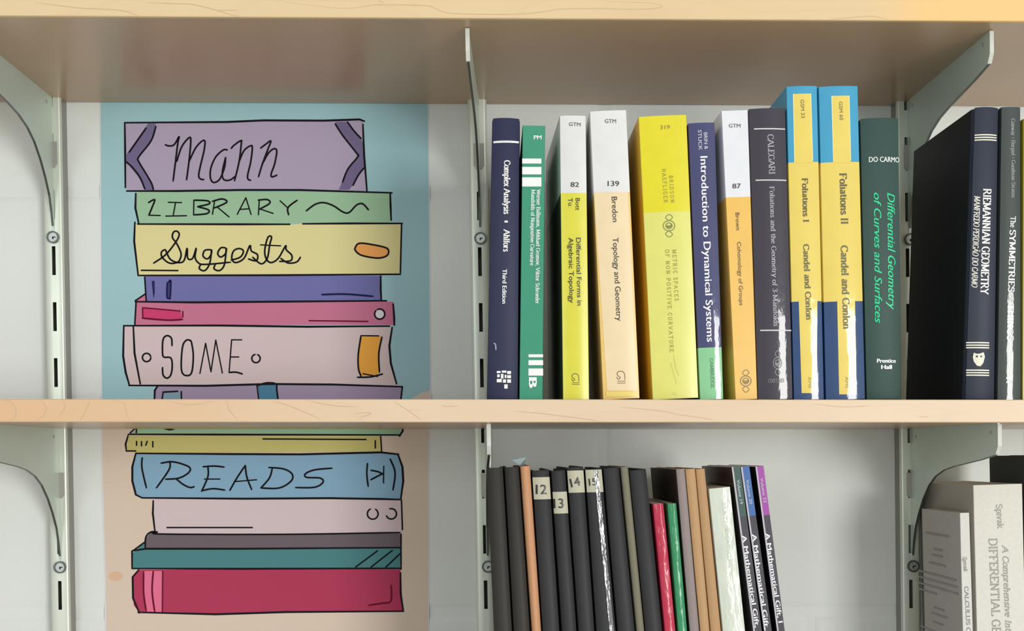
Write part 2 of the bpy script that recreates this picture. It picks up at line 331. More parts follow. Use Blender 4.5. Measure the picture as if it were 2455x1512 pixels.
SKY, SAND = paper((164, 204, 212), .6), paper((224, 207, 190), .6)
sheet('sky_blue_print', [(241, 193), (1025, 193), (1028, 500), (1031, 936), (1012, 940), (990, 953), (960, 985), (245, 985)], -0.00045, SKY, poster)
sheet('sand_print', [(245, 985), (960, 985), (990, 953), (1012, 940), (1031, 936), (1030, 985), (1026, 1090), (1026, 1636), (256, 1636), (254, 1400), (250, 1250), (247, 1150)], -0.00045, SAND, poster)
b = MB(); c = (277, 1381); pts = [(c[0] + 17 * math.cos(a) , c[1] + 12 * math.sin(a)) for a in [k * PI / 8 for k in range(16)]]
flat(b, pts, [tuple(range(16))], -0.0005, paper((226, 190, 160), .6)); b.build('pale_stain', poster, smooth=0)
INK, NAVY, WINE = paper((22, 20, 26), .5), paper((30, 30, 78), .5), paper((112, 18, 48), .5)
def drawn(T, col, fill, ink, extra=(), wine='', navy='', lw=5.0, curve='', circles=()):
    o = sheet('drawn_book', parse(fill, T), -0.00055, paper(col, .6), poster)
    for c, f in extra: sheet('colour_patch', parse(f, T), -0.00065, paper(c, .6), o)
    def run(s, m, sm, wd, name):
        runs = []
        for q in s.split(';'):
            q = q.strip()
            if not q: continue
            p = parse(q, T)
            if sm: p = smooth_pts(p, 5)
            xs = [a[0] for a in p]; ys = [a[1] for a in p]
            runs.append([[min(xs) - 13, min(ys) - 9, max(xs) + 13, max(ys) + 9], [p]])
        k = 0
        while k < len(runs):             # strokes that stand together make one word or outline
            for l in range(k + 1, len(runs)):
                A, B_ = runs[k][0], runs[l][0]
                if A[0] <= B_[2] and B_[0] <= A[2] and A[1] <= B_[3] and B_[1] <= A[3]:
                    runs[k] = [[min(A[0], B_[0]), min(A[1], B_[1]), max(A[2], B_[2]), max(A[3], B_[3])], runs[k][1] + runs[l][1]]
                    del runs[l]; k = -1; break
            k += 1
        for bb, ps in runs:
            b = MB()
            for p in ps: vs, fs = ribbon(p, wd); flat(b, vs, fs, -0.00075, m)
            b.build(name, o, smooth=0)
    run(ink, INK, False, lw, 'outline'); run(curve, INK, True, lw * 0.84, 'hand_lettering')
    run(wine, WINE, True, lw * .9, 'colour_line'); run(navy, NAVY, True, lw * .95, 'colour_line')
    for cx, cy, r, a0, a1 in circles:
        b = MB(); p = [(cx + r * math.cos(math.radians(a)), cy + r * math.sin(math.radians(a))) for a in [a0 + (a1 - a0) * k / 20 for k in range(21)]]
        vs, fs = ribbon([T(*t) for t in p], lw * .8); flat(b, vs, fs, -0.00075, INK)
        b.build('drawn_ring', o, smooth=0)
drawn(T6, (178, 166, 192), '65,85 1200,68 2015,65 2020,300 2045,640 90,640 72,610',
  '65,82 900,76 1200,63 1700,65 1985,55 2025,70;65,82 68,300 70,612;80,640 500,640 1000,632 1500,632 2250,655;2012,95 2022,350 2045,638',
  extra=[((118, 108, 146), '255,88 320,90 285,220 180,370 180,395 240,490 300,632 235,632 180,530 75,400 78,340 100,310 240,110'),
         ((118, 108, 146), '1785,75 1890,75 2000,215 2020,280 2028,440 1930,590 1900,630 1815,630 1845,560 1880,460 1965,370 1960,330 1860,200')],
  curve='240,125 170,225 100,325;320,110 280,230 180,360 180,400 240,500 285,580 300,635;75,400 130,450 190,530 230,625;1785,90 1850,190 1960,330 1970,360 1890,460 1845,570;1885,75 1940,150 1998,212;2022,450 1975,510 1930,595;'
  '395,262 430,272 470,260 510,195 500,240 480,400 460,560;490,400 530,280 590,205 605,230 590,400 570,550;590,400 650,280 715,225 715,300 680,450 670,520 690,545 712,545;'
  '905,305 870,305 810,360 770,450 765,530 790,570 840,545 880,450 890,365;890,365 865,470 865,530 890,553 930,548 968,520;935,292 960,265 1015,228 1018,250 1000,400 962,558;1000,400 1040,310 1095,270 1108,290 1095,400 1070,510 1075,545 1095,552;'
  '1175,290 1215,260 1260,230 1235,300 1190,420 1158,525;1190,420 1240,330 1285,295 1308,315 1290,420 1262,500 1270,525 1310,510')
drawn(T6, (160, 199, 164), '160,645 1500,642 2235,660 2245,905 180,908 158,800',
  '155,660 152,780 180,908;170,910 1000,912 1415,912;2235,655 2238,760 2243,878;',
  curve='258,735 310,710 290,770 262,838;262,838 355,840;420,732 530,735;480,735 462,835;400,845 570,842;630,715 628,835;630,715 740,720 755,745 660,768;660,768 750,795 735,825 628,835;800,720 782,830;780,725 860,705 900,730 820,770 790,778;820,770 918,852;'
  '985,830 1055,695;1055,695 1098,832;1010,790 1085,785;1165,710 1158,835;1155,715 1230,710 1250,740 1165,790;1165,785 1278,823;1335,720 1395,775;1475,715 1400,775 1405,835;1548,803 1620,750 1690,735 1770,760 1850,812 1900,815 1960,755 2010,745 2058,795')
drawn(T6, (228, 220, 160), '145,905 180,915 1430,915 1520,905 2330,908 2320,1318 180,1326 150,1150',
  '148,895 142,1050 175,1330;1520,908 1900,905 2335,905;2328,905 2318,1308;175,1330 1300,1328 2320,1320;200,1288 500,1290',
  extra=[((243, 172, 96), '1950,1100 1970,1072 2020,1070 2190,1100 2222,1130 2210,1165 2130,1188 2000,1165 1955,1130')],
  curve='1950,1100 1975,1070 2040,1070 2190,1100 2222,1130 2205,1170 2130,1188 2000,1165 1950,1125 1950,1100;'
  '300,1230 400,1160 480,1060 510,1000 495,970 465,975 455,1020 490,1070 525,1150 510,1210 470,1230 420,1225 370,1180 365,1140 395,1120 410,1150 440,1200 500,1225 550,1208 575,1105 580,1190 620,1190 650,1105 640,1180 665,1225 720,1240 930,1222;'
  '770,1120 720,1125 705,1170 740,1195 770,1160 775,1120 760,1230 720,1290 675,1275 685,1240;890,1105 850,1105 825,1150 850,1180 890,1150 895,1108 880,1240 840,1290 795,1275 805,1240;'
  '935,1205 1010,1180 1035,1130 1000,1110 955,1130 940,1190 970,1225 1040,1190 1088,1085 1100,1130 1150,1160 1140,1210 1075,1195;1110,1180 1180,1235 1230,1190 1250,1080 1265,1015 1235,1020 1210,1120 1220,1190 1260,1225 1320,1190 1380,1088 1385,1120 1430,1165 1420,1210 1330,1215;1175,1080 1340,1088;1340,1190 1400,1228 1470,1220 1502,1180')
drawn(T7, (117, 117, 176), '215,68 2080,68 2085,262 235,272', '220,80 232,270;2080,70 2080,180 2085,262',
  extra=[((44, 42, 92), '275,108 298,108 300,200 290,250 283,200'), ((74, 74, 130), '398,120 425,112 422,250 396,240')],
  navy='1615,217 1800,213 2020,230;400,120 396,180 398,240 422,248;410,118 425,112 420,245')
drawn(T7, (203, 122, 152), '150,262 228,212 232,270 2180,272 2187,455 146,458', '230,208 145,265;145,272 600,278 1300,272 2125,265;152,270 142,455;2178,290 2186,400 2187,458',
  extra=[((208, 68, 120), '205,322 500,346 518,415 205,400'), ((226, 222, 228), ' '.join('%f,%f' % (2072 + 36 * math.cos(k * PI / 8), 370 + 38 * math.sin(k * PI / 8)) for k in range(16)))],
  wine='205,320 500,346;203,325 205,402;200,402 400,418 518,412;520,350 520,395;1515,422 1980,428', circles=[(2072, 370, 40, -120, 225)])
drawn(T7, (216, 198, 200), '58,466 1500,472 2165,472 2150,620 2160,750 2200,915 2245,938 1700,928 105,932 60,750',
  '55,462 800,460 1500,470 2150,465;55,462 50,700 70,830 100,932;130,465 140,680 185,920;95,932 700,935 1200,921 1700,925 2250,942;2170,475 2148,620 2160,760 2205,920',
  extra=[((240, 172, 74), '1920,540 2085,545 2065,700 2068,830 2050,855 1925,858 1903,790')],
  curve='435,620 430,560 395,540 365,570 360,660 370,708 425,715 437,780 425,850 395,875 365,850 360,790;580,578 550,575 520,620 508,750 515,830 550,855 590,830 603,700 590,600 578,575;655,838 700,600;700,600 742,825;742,825 780,575;780,575 832,835;985,573 905,573;905,573 885,830;895,708 962,708;885,830 940,828 990,842;'
  '1925,540 2065,542;1925,540 1903,690 1905,800 1925,858;2090,550 2065,680 2070,828;1895,868 2000,865 2095,842;1940,840 2055,862', circles=[(235, 712, 33, 0, 350), (1097, 720, 33, -70, 260)])
drawn(T7, (166, 150, 178), '310,938 1500,932 2245,945 2235,1075 295,1075', '320,940 300,970 295,1075;2250,945 2235,1075;480,978 365,985 352,1075;508,980 510,1075',
  extra=[((82, 134, 164), '1105,925 1180,912 1255,922 1275,1075 1120,1075'), ((136, 164, 186), '365,988 508,988 510,1075 352,1075')], curve='1105,935 1180,912 1255,920 1260,960 1275,1075;1105,935 1122,1075')
drawn(T8, (160, 198, 164), '140,65 1000,50 2010,45 2025,90 2005,120 95,116 140,90', '80,120 700,122 2010,125;140,66 1000,50 1990,47 2020,70;135,75 95,110;140,60 138,110;2020,70 2025,95 2000,135',
  extra=[(( 22, 24, 24), '330,85 375,77 415,87 375,94')], lw=4.6)
drawn(T8, (208, 200, 128), '80,128 1868,130 1872,245 140,252 68,238', '80,130 62,190 68,238 135,238;1035,153 1765,157;140,170 140,198;175,172 175,203;215,170 205,198;255,172 255,210;1830,165 1830,218;1868,135 1875,240', lw=4.6)
drawn(T8, (138, 178, 206), '135,256 1300,262 1870,248 1990,262 2020,350 2028,450 2010,580 1500,572 900,575 180,570 130,545 108,440 115,330',
  '135,255 800,260 1300,262 1870,248 1995,262;135,255 110,350 110,450 135,548 180,570;180,570 900,576 1500,572 1870,578 2010,582;1990,262 2022,350 2028,450 2010,580',
  curve='180,285 178,360 210,500;1935,295 1970,390 1955,515;375,310 370,370 280,500;312,325 400,315 510,350 510,390 440,430 345,438;420,435 470,475 520,497 548,490;610,350 690,345 760,352;645,350 645,420 600,525;620,437 730,437;600,520 680,505 765,515;800,518 850,430 910,340;910,340 920,420 955,512;830,455 990,442;'
  '1100,365 1080,430 1020,500;1075,355 1180,365 1240,400 1235,450 1150,500 1020,500;1525,360 1400,372 1335,400 1345,425 1440,430 1460,460 1400,495 1265,497;1775,325 1770,400 1780,490;1890,345 1888,465;1888,405 1850,385 1798,375;1888,395 1840,420 1798,442', lw=5)
drawn(T8, (218, 201, 206), '262,578 2010,584 2020,800 2012,816 270,826', '258,590 255,680 270,808;2015,585 2022,795;355,780 960,780', circles=[(1812, 683, 38, -60, 245), (1943, 683, 37, -110, 160)], lw=4.8)
drawn(T8, (113, 103, 110), '240,812 300,825 2005,820 2010,925 205,930 205,860', '2012,825 2012,1075', curve='202,925 205,850 240,812 290,812 320,826 1200,828 2005,815', lw=4.8)
drawn(T8, (82, 137, 142), '112,962 198,885 205,930 2008,925 2005,1067 110,1069', '195,885 108,950 108,1068;108,945 205,930 900,930 2010,922;108,1070 900,1072 2010,1068;1845,945 1690,1060;1950,942 1800,1060;2005,965 1905,1060', lw=4.8)
drawn(T8, (182, 64, 96), '150,1078 2008,1074 2025,1370 800,1388 160,1383 120,1330 108,1150', '155,1080 112,1130 115,1280 160,1385;150,1380 700,1394 1200,1378 2030,1372;2008,1100 2010,1250 2028,1370',
  extra=[((232, 120, 154), '195,1088 330,1088 325,1378 210,1374 190,1240')], wine='190,1095 190,1240 208,1370;258,1090 250,1230 268,1375;325,1090 322,1375;1942,1190 1940,1300 1880,1315 1785,1330', lw=4.8)

# ---------------------------------------------------------------- slotted standards and brackets
STEEL = mat('standard_paint', (214, 221, 208), rough=0.32, metal=0.25, spec=0.6, mottle=(22, 0.04))
BRK = mat('bracket_paint', (204, 219, 208), rough=0.34, metal=0.15, spec=0.6, mottle=(14, 0.05))
TABM = mat('hook_grey', (170, 168, 164), rough=0.4, metal=0.3)
ZINC = mat('zinc_screw', (188, 192, 190), rough=0.42, metal=0.8)
DARK = mat('dark_recess', (24, 24, 24), rough=0.7)
DK = mat('pressed_edge', (92, 98, 94), rough=0.35, metal=0.5)
SLOT = 0.0552; SW, SD = 0.0188, 0.018; SHW = 0.0018
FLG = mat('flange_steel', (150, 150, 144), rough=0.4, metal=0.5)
z_slot0 = W(125, 724, -0.018).z            # top of one slot
def standard(label, pT, pB):
    """pT, pB: pixels of the face's centre line"""
    a, b_ = W(pT[0], pT[1], -SD), W(pB[0], pB[1], -SD)
    tilt = math.atan2(a.x - b_.x, a.z - b_.z)
    zb = 0.90; zt = 2.05
    x0 = b_.x + (zb - b_.z) * math.tan(tilt)
    t = empty('slotted_standard', (x0, 0, zb), (0, tilt, 0))
    H = (zt - zb); hw = SW / 2; r = 0.0016; th = 0.0013
    b = MB()
    r = 0.0030
    for q in (-1, 1):                                   # side flanges with a bright rounded shoulder
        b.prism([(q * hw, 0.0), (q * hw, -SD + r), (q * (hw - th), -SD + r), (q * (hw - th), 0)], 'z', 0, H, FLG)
        b.prism([(q * hw, -SD + r), (q * (hw - r * .12), -SD + r * .5), (q * (hw - r * .45), -SD + r * .14), (q * (hw - r), -SD), (q * SHW, -SD), (q * SHW, -SD + th), (q * (hw - r), -SD + th), (q * (hw - th), -SD + r)], 'z', 0, H, STEEL)
    k0 = math.ceil((zb - z_slot0) / SLOT) ; z = z_slot0 + k0 * SLOT - zb
    prev = 0.0; SH = 0.0285
    while z < H:
        b.box((-SHW, -SD, prev), (SHW, -SD + th, max(prev, z - SH)), STEEL); prev = z; z += SLOT
    b.build('channel', t, smooth=40)
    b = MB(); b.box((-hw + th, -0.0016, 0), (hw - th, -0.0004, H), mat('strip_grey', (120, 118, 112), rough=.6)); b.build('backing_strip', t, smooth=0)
    for zz in (0.11, 0.70, 1.0):
        b = MB(); b.prism([(0.0038 * math.cos(k * PI / 6), zz + 0.004 + 0.0038 * math.sin(k * PI / 6)) for k in range(12)], 'y', -SD - 0.0012, -SD, ZINC); b.build('fixing_screw', t, smooth=30)
    tag(t, label, 'shelf standard', 'slotted shelf standards screwed to the wall')
    return t, tilt
PROF = [(0.2262, 0.0), (0.2262, 0.018), (0.2215, 0.0262), (0.19, 0.0305), (0.155, 0.034), (0.1285, 0.0366), (0.105, 0.040), (0.083, 0.0462), (0.066, 0.0550), (0.05, 0.0685), (0.0375, 0.083), (0.0273, 0.098), (0.0222, 0.113), (0.0192, 0.126), (0.0175, 0.1365), (0.0120, 0.1365), (0.0120, 0.0)]
def bracket(label, px, py, zu, lean, yaw=0.0, flip=1):
    p = W(px, py, -SD)
    t = empty('shelf_bracket', (p.x, 0, zu), (0, lean, yaw))
    b = MB(); b.prism([(-d, -h) for d, h in PROF], 'x', -0.0010, 0.0010, BRK); b.build('plate', t, smooth=30)
    b = MB(); b.box((-0.00135, -SD - 0.0006, -0.132), (0.00135, -0.003, -0.001), BRK); b.build('hook_tongue', t, smooth=0)
    b = MB()                                            # thicker front lip
    b.prism([(-0.2262, -0.0008), (-0.2285, -0.0008), (-0.2285, -0.019), (-0.2235, -0.0262), (-0.2212, -0.0262), (-0.2262, -0.0185)], 'x', -0.0017, 0.0017, mat('lip_paint', (206, 210, 202), rough=0.5)); b.build('front_lip', t, smooth=30)
    b = MB(); pr = []                                   # dark pressed rib along the curved edge
    for i in range(2, 14):
        d, h = PROF[i]; pr.append((-d, -h))
    for i in range(13, 1, -1):
        d, h = PROF[i]; pr.append((-d - 0.0002, -h - 0.0005))
    b.prism(pr, 'x', -0.00105, 0.00105, DK); b.build('edge_rib', t, smooth=0)
    b = MB()                                            # hook tab folded over the face of the standard
    hx = 0.0052
    b.prism([(-hx, -0.044), (hx, -0.044), (hx, -0.0655), (hx * .55, -0.069), (-hx * .55, -0.069), (-hx, -0.0655)], 'y', -SD - 0.0022, -SD - 0.0004, TABM); b.build('hook_tab', t, smooth=0)
    b = MB()                                            # lock ring and its screw at the foot
    cz = -0.1375; N = 20
    for k in range(N):
        a0, a1 = 2 * PI * k / N, 2 * PI * (k + 1) / N
        q = []
        for a in (a0, a1):
            for rr, yy in ((0.0060, -SD), (0.0060, -SD - 0.003), (0.0046, -SD - 0.003), (0.0046, -SD)):
                q.append((rr * math.cos(a), yy, cz + rr * math.sin(a)))
        b.add(q, [(0, 1, 5, 4), (1, 2, 6, 5), (2, 3, 7, 6)], DK)
    o = b.build('lock_ring', t, smooth=40)
    b = MB(); b.prism([(0.0046 * math.cos(k * PI / 8), cz + 0.0046 * math.sin(k * PI / 8)) for k in range(16)], 'y', -SD - 0.0018, -SD - 0.0002, ZINC)
    b.box((-0.0006, -SD - 0.0021, cz - 0.002), (0.0006, -SD - 0.0017, cz + 0.0005), DARK); b.box((-0.0006, -SD - 0.0021, cz - 0.0005), (0.0025, -SD - 0.0017, cz + 0.0005), DARK)
    b.build('lock_screw', t, smooth=30)
    for d, h in ((0.213, 0.0075), (0.034, 0.0085)):
        b = MB(); b.prism([(-d + 0.0016 * math.cos(k * PI / 4), -h + 0.0016 * math.sin(k * PI / 4)) for k in range(8)], 'x', -0.0016, 0.0016, ZINC); b.build('rivet', t, smooth=30)
    tag(t, label, 'shelf bracket', 'steel brackets under the shelves')
    return t
stL, tL = standard('slotted white steel standard left of the poster', (122, 247), (145, 1500))
stC, tC = standard('slotted white steel standard between the poster and the books', (1144, 255), (1166, 1500))
stR, tR = standard('slotted white steel standard behind the dark books at the right', (2172, 247), (2185, 1500))
bracket('curved steel bracket above the poster at the left, under the top shelf', 122, 250, ZU, tL, 0.0)
bracket('steel bracket under the top shelf seen edge on between poster and books', 1147, 255, ZU, tC, -0.030)
bracket('steel bracket under the top shelf, over the black hardcover at the right', 2178, 250, ZU, tR, 0.0)
bracket('curved steel bracket under the middle shelf, left of the poster', 139, 1030, ZS - TH, tL, 0.0)
bracket('steel bracket seen edge on under the middle shelf beside the dark volumes', 1163, 1030, ZS - TH, tC, 0.018)
bracket('steel bracket under the middle shelf above the cream volumes at the right', 2184, 1030, ZS - TH, tR, 0.020)

# ---------------------------------------------------------------- books
class Book:
    pass
PAGES = mat('page_edges', (216, 208, 188), rough=0.8, bump=('n', 1500, 0.0003, 0.4))
def book(name, label, top, bot, zs=ZS, yb=957, ys=-0.2425, depth=0.155, kind='paper', bands=None, side=None, mk=gloss, group=None, yaw=0.0, thin=False, pages=None):
    """top = (xl, xr, y), bot = (xl, xr) at pixel row yb; bands = [(pixel y where it starts, colour)] from the top down"""
    B = Book()
    TL, TR = W(top[0], top[2], ys), W(top[1], top[2], ys); BL_, BR = W(bot[0], yb, ys), W(bot[1], yb, ys)
    def ext(a, b):                      # carry the edge line down to the shelf
        t = (zs - a.z) / (b.z - a.z); return a.x + (b.x - a.x) * t
    xl, xr = ext(TL, BL_), ext(TR, BR)
    ct = (TL + TR) / 2; cb = Vector(((xl + xr) / 2, ys, zs))
    tilt = math.atan2(ct.x - cb.x, ct.z - cb.z); cs = math.cos(tilt)
    wb, wt = (xr - xl) * cs, (TR.x - TL.x) * cs
    lift = wb / 2 * abs(math.sin(tilt)) + 0.0001
    B.root = empty(name, (cb.x + math.sin(tilt) * 0, ys, zs + lift), (0, tilt, yaw)); bpy.context.view_layer.update()
    B.ys = ys; B.h = h = (ct.z - zs - lift) / cs; B.wb, B.wt = wb, wt
    B.inv = B.root.matrix_world.inverted()
    def loc(px, py):
        v = B.inv @ W(px, py, ys); return v.x, v.z
    B.loc = loc
    hard = kind == 'hard'
    t = 0.0024 if hard else 0.0007
    sag = 0.0028 if hard else {'round': 0.0011, 'bowed': 0.058 * (wb + wt) / 2}.get(kind, 0.0)
    B.sag = sag; B.hard = hard
    def prof(a):
        P = [(-a, depth)]
        if hard:
            P += [(-a, 0.0095), (-a + 0.0006, 0.0080), (-a + 0.0016, 0.0065), (-a + 0.0012, 0.0048)]
            e = a - 0.0006
        else:
            e = a; r = 0.0008; P += [(-a, r + sag)]
            e = a - 0.0003
        N = 10
        for k in range(N + 1):
            u = -1 + 2 * k / N; P.append((u * e, sag * abs(u) ** (2.2)))
        if hard: P += [(a - 0.0012, 0.0048), (a - 0.0016, 0.0065), (a - 0.0006, 0.0080), (a, 0.0095)]
        else: P += [(a, r + sag)]
        P.append((a, depth)); return P
    def inner(a):
        P = prof(a); n = len(P); Q = []
        for i, (x, y) in enumerate(P):
            if i in (0,): Q.append((-a + t, depth))
            elif i == n - 1: Q.append((a - t, depth))
            else: Q.append((max(-a + t, min(a - t, x)), max(y, sag + t)))
        return Q
    bands = bands or [(0, (60, 60, 60))]
    zc = [h]; cols = [bands[0][1]]
    for y, c in bands[1:]:
        zc.append(loc((top[0] + top[1] + bot[0] + bot[1]) / 4, y)[1]); cols.append(c)
    zc.append(0.0)
    Zs = []; Cs = []
    for i in range(len(zc) - 1): Zs.append(zc[i]); Cs.append(cols[i])
    Zs.append(0.0)
    if hard:                             # head and tail of the spine are slightly rolled in
        Zs = [Zs[0], Zs[0] - 0.0012] + Zs[1:-1] + [0.0012, 0.0]; Cs = [Cs[0]] + Cs + [Cs[-1]]
    b = MB(); rings = []; n = None
    for j, z in enumerate(Zs):
        a = (wb + (wt - wb) * z / h) / 2; rin = 0.0006 if (hard and j in (0, len(Zs) - 1)) else 0.0
        P = prof(a); Q = inner(a); n = len(P); L = []
        for (x, y) in P: L.append((x * (1 - rin * 10), y + rin, z))
        for (x, y) in Q[::-1]: L.append((x, y, z))
        rings.append(L)
    n2 = 2 * n; base = [v for L in rings for v in L]
    fb = {}
    for j in range(len(rings) - 1):
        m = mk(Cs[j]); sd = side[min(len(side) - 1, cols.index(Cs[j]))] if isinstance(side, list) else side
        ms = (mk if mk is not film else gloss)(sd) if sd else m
        for i in range(n2):
            k = (i + 1) % n2
            mm = m
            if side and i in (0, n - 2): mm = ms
            fb.setdefault(mm, []).append((j * n2 + i, j * n2 + k, (j + 1) * n2 + k, (j + 1) * n2 + i))
    for j in (0, len(rings) - 1):
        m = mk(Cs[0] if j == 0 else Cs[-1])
        for i in range(n - 1): fb.setdefault(m, []).append((j * n2 + i, j * n2 + i + 1, j * n2 + n2 - 2 - i, j * n2 + n2 - 1 - i))
    first = True
    b.v = base
    for m, fs in fb.items():
        i = b.mi(m)
        for f in fs: b.f.append(f); b.m.append(i)
    b.build('cover', B.root, smooth=35)
    sq = 0.003 if hard else 0.0003
    b = MB(); pm = pages or PAGES
    a0, a1 = wb / 2 - t - 0.0001, wt / 2 - t - 0.0001
    y0, y1 = sag + t + 0.0002, depth - sq
    b.add([(-a0, y0, sq), (a0, y0, sq), (a0, y1, sq), (-a0, y1, sq), (-a1, y0, h - sq), (a1, y0, h - sq), (a1, y1, h - sq), (-a1, y1, h - sq)], [(0, 3, 2, 1), (4, 5, 6, 7), (0, 1, 5, 4), (1, 2, 6, 5), (2, 3, 7, 6), (3, 0, 4, 7)], pm)
    b.build('page_block', B.root, smooth=0)
    tag(B.root, label, 'book', group)
    B.let = MB(); B.lay = 0
    return B
def surf(B, x, z, eps):
    a = (B.wb + (B.wt - B.wb) * z / B.h) / 2
    u = max(-1, min(1, x / max(a, 1e-5)))
    return B.sag * abs(u) ** 2.2 - eps
def inkm(c): return mat('ink_%d_%d_%d' % tuple(c), c, rough=0.4)
def put(B, pts, fs, col, eps=0.0003, mb=None, m=None):
    vs = []
    for p in pts:
        x, z = B.loc(p[0], p[1]); vs.append((x, surf(B, x, z, eps + (p[2] * 7e-6 if len(p) > 2 else 0)), z))
    (mb or B.let).add(vs, fs, m or inkm(col))
def text(B, s, p0, p1, h, col, kind='sans', bold=0.01, italic=0.0):
    V, Fc = text_px(s, p0, p1, h, kind, bold, italic); put(B, V, Fc, col); flush(B, 'spine_lettering')
def quad(B, q, col, eps=0.00012, m=None, name=None, nu=6, nv=1):
    """q: four pixel corners TL TR BR BL; laid on the curved spine"""
    pts = []; fs = []
    for j in range(nv + 1):
        v = j / nv
        for i in range(nu + 1):
            u = i / nu
            a = [(q[0][k] * (1 - u) + q[1][k] * u) * (1 - v) + (q[3][k] * (1 - u) + q[2][k] * u) * v for k in (0, 1)]
            pts.append(a)
    for j in range(nv):
        for i in range(nu): o = j * (nu + 1) + i; fs.append((o, o + 1, o + nu + 2, o + nu + 1))
    if name:
        mb = MB(); put(B, pts, fs, col, eps, mb, m or inkm(col)); return mb.build(name, B.root, smooth=40)
    put(B, pts, fs, col, eps, None, m)
def bar(B, x0, x1, y0, y1, col, dy=0.0, eps=0.00018): quad(B, [(x0, y0), (x1, y0 + dy), (x1, y1 + dy), (x0, y1)], col, eps); flush(B, 'spine_bar')
SN = [0]
def stroke(B, s, wd, col, sm=True, eps=0.00022):
    for q in s.split(';'):
        p = [tuple(float(t) for t in c.split(',')) for c in q.split()]
        if sm: p = smooth_pts(p, 4)
        vs, fs = ribbon(p, wd); SN[0] += 1; put(B, [v + (SN[0] % 9,) for v in vs], fs, col, eps)
def flush(B, name='spine_lettering'):
    if B.let.v: B.let.build(name, B.root, smooth=0)
    B.let = MB()
def done(B, name='spine_lettering'): flush(B, name)
def horse(B, x, y, s, col):
    stroke(B, ' '.join('%f,%f' % (x + a * s, y + b_ * s) for a, b_ in ((0, 12), (4, 17), (8, 13), (3, 9), (1, 5), (5, 0), (12, 0), (17, 5), (18, 18))), 1.6, col)
    stroke(B, '%f,%f %f,%f;%f,%f %f,%f' % (x + 2 * s, y + 21 * s, x + 19 * s, y + 21 * s, x + 2 * s, y + 25 * s, x + 19 * s, y + 25 * s), 1.8, col, False); flush(B, 'spine_emblem')
def rosette(B, x, y, rx, ry, col):
    for k, (fx, fy) in enumerate(((1, .45), (.55, .25))):
        stroke(B, ' '.join('%f,%f' % (x + rx * fx * math.cos(a), y + ry * fy * math.sin(a)) for a in [i * PI / 5 for i in range(11)]), 2.0, col)
    for s in (-1, 1):
        stroke(B, '%f,%f %f,%f %f,%f %f,%f %f,%f' % (x, y + s * ry * .45, x - rx * .6, y + s * ry * .7, x, y + s * ry, x + rx * .6, y + s * ry * .75, x, y + s * ry * .45), 1.8, col)
    stroke(B, '%f,%f %f,%f %f,%f' % (x - rx * .3, y, x, y + ry * .12, x + rx * .4, y - ry * .05), 4.5, col); flush(B, 'spine_emblem')
WH = (235, 236, 232); BK = (50, 44, 40)
UP = 'textbooks standing on the middle shelf'
# 1
B = book('hardcover_book', 'navy hardcover titled Complex Analysis, first of the upper row beside the slotted standard', (1180, 1247, 282), (1167, 1243), kind='hard', bands=[(0, (42, 45, 76))], mk=cloth, depth=0.16, ys=-0.243, group=UP)
bar(B, 1183, 1244, 337, 342, (225, 225, 225), 0); text(B, 'Complex Analysis', (1209, 384), (1208, 513), 14, WH, 'serif', .02)
stroke(B, '1211,531 1216,531', 6, WH, False); text(B, 'Ahlfors', (1208, 550), (1207, 603), 14, WH, 'serif', .02); text(B, 'Third Edition', (1205, 645), (1204, 727), 11, WH, bold=.03)
for a, c_, d, e in ((1191, 889, 1200, 894), (1203, 888, 1214, 893), (1216, 889, 1225, 896), (1192, 897, 1198, 904), (1201, 896, 1207, 907), (1210, 898, 1214, 906), (1216, 899, 1225, 906), (1191, 908, 1203, 916), (1206, 909, 1213, 917), (1216, 909, 1225, 917), (1209, 921, 1217, 931)): bar(B, a, d, c_, e, WH)
stroke(B, '1184,822 1188,826 1189,838', 3, (150, 155, 170)); done(B)
# 2
B = book('paperback_book', 'thin green paperback with white bars on its spine, second of the upper row', (1253, 1307, 301), (1245, 1301), bands=[(0, (58, 150, 118))], depth=0.165, group=UP)
for y0, y1 in ((380, 392), (400, 418), (425, 447)): bar(B, 1252, 1298, y0, y1, WH)
for y0, y1 in ((849, 856), (863, 875), (883, 900)): bar(B, 1267, 1302, y0, y1, WH)
text(B, 'PM', (1280, 334), (1298, 334), 10, WH, bold=.03); text(B, 'Werner Ballmann, Mikhael Gromov, Viktor Schroeder', (1287, 454), (1284, 728), 9, WH, 'serif'); text(B, 'Manifolds of Nonpositive Curvature', (1274, 454), (1271, 636), 9, WH, 'serif')
text(B, 'B', (1268, 906), (1268, 928), 20, WH, bold=.05); done(B)
# 3
YEL = (222, 216, 66)
B = book('paperback_book', 'white-topped lemon yellow paperback numbered 82 on its spine', (1342, 1405, 277), (1350, 1413), kind='round', bands=[(0, (226, 226, 224)), (462, YEL)], side=[(214, 214, 210), (70, 64, 48)], depth=0.16, yaw=.03, group=UP)  # shade of the gap is put into the lower side colour
text(B, 'GTM', (1364, 302), (1392, 303), 9.5, (90, 90, 92)); text(B, '82', (1368, 448), (1388, 448), 12, (60, 60, 62), bold=.02)
text(B, 'Bott', (1380, 475), (1380, 504), 11, BK, bold=.01); text(B, 'Tu', (1362, 475), (1363, 493), 11, BK)
text(B, 'Differential Forms in', (1381, 570), (1384, 732), 12, BK, bold=.015); text(B, 'Algebraic Topology', (1363, 570), (1365, 726), 12, BK, bold=.015); horse(B, 1370, 896, 1.0, (90, 90, 30)); done(B)
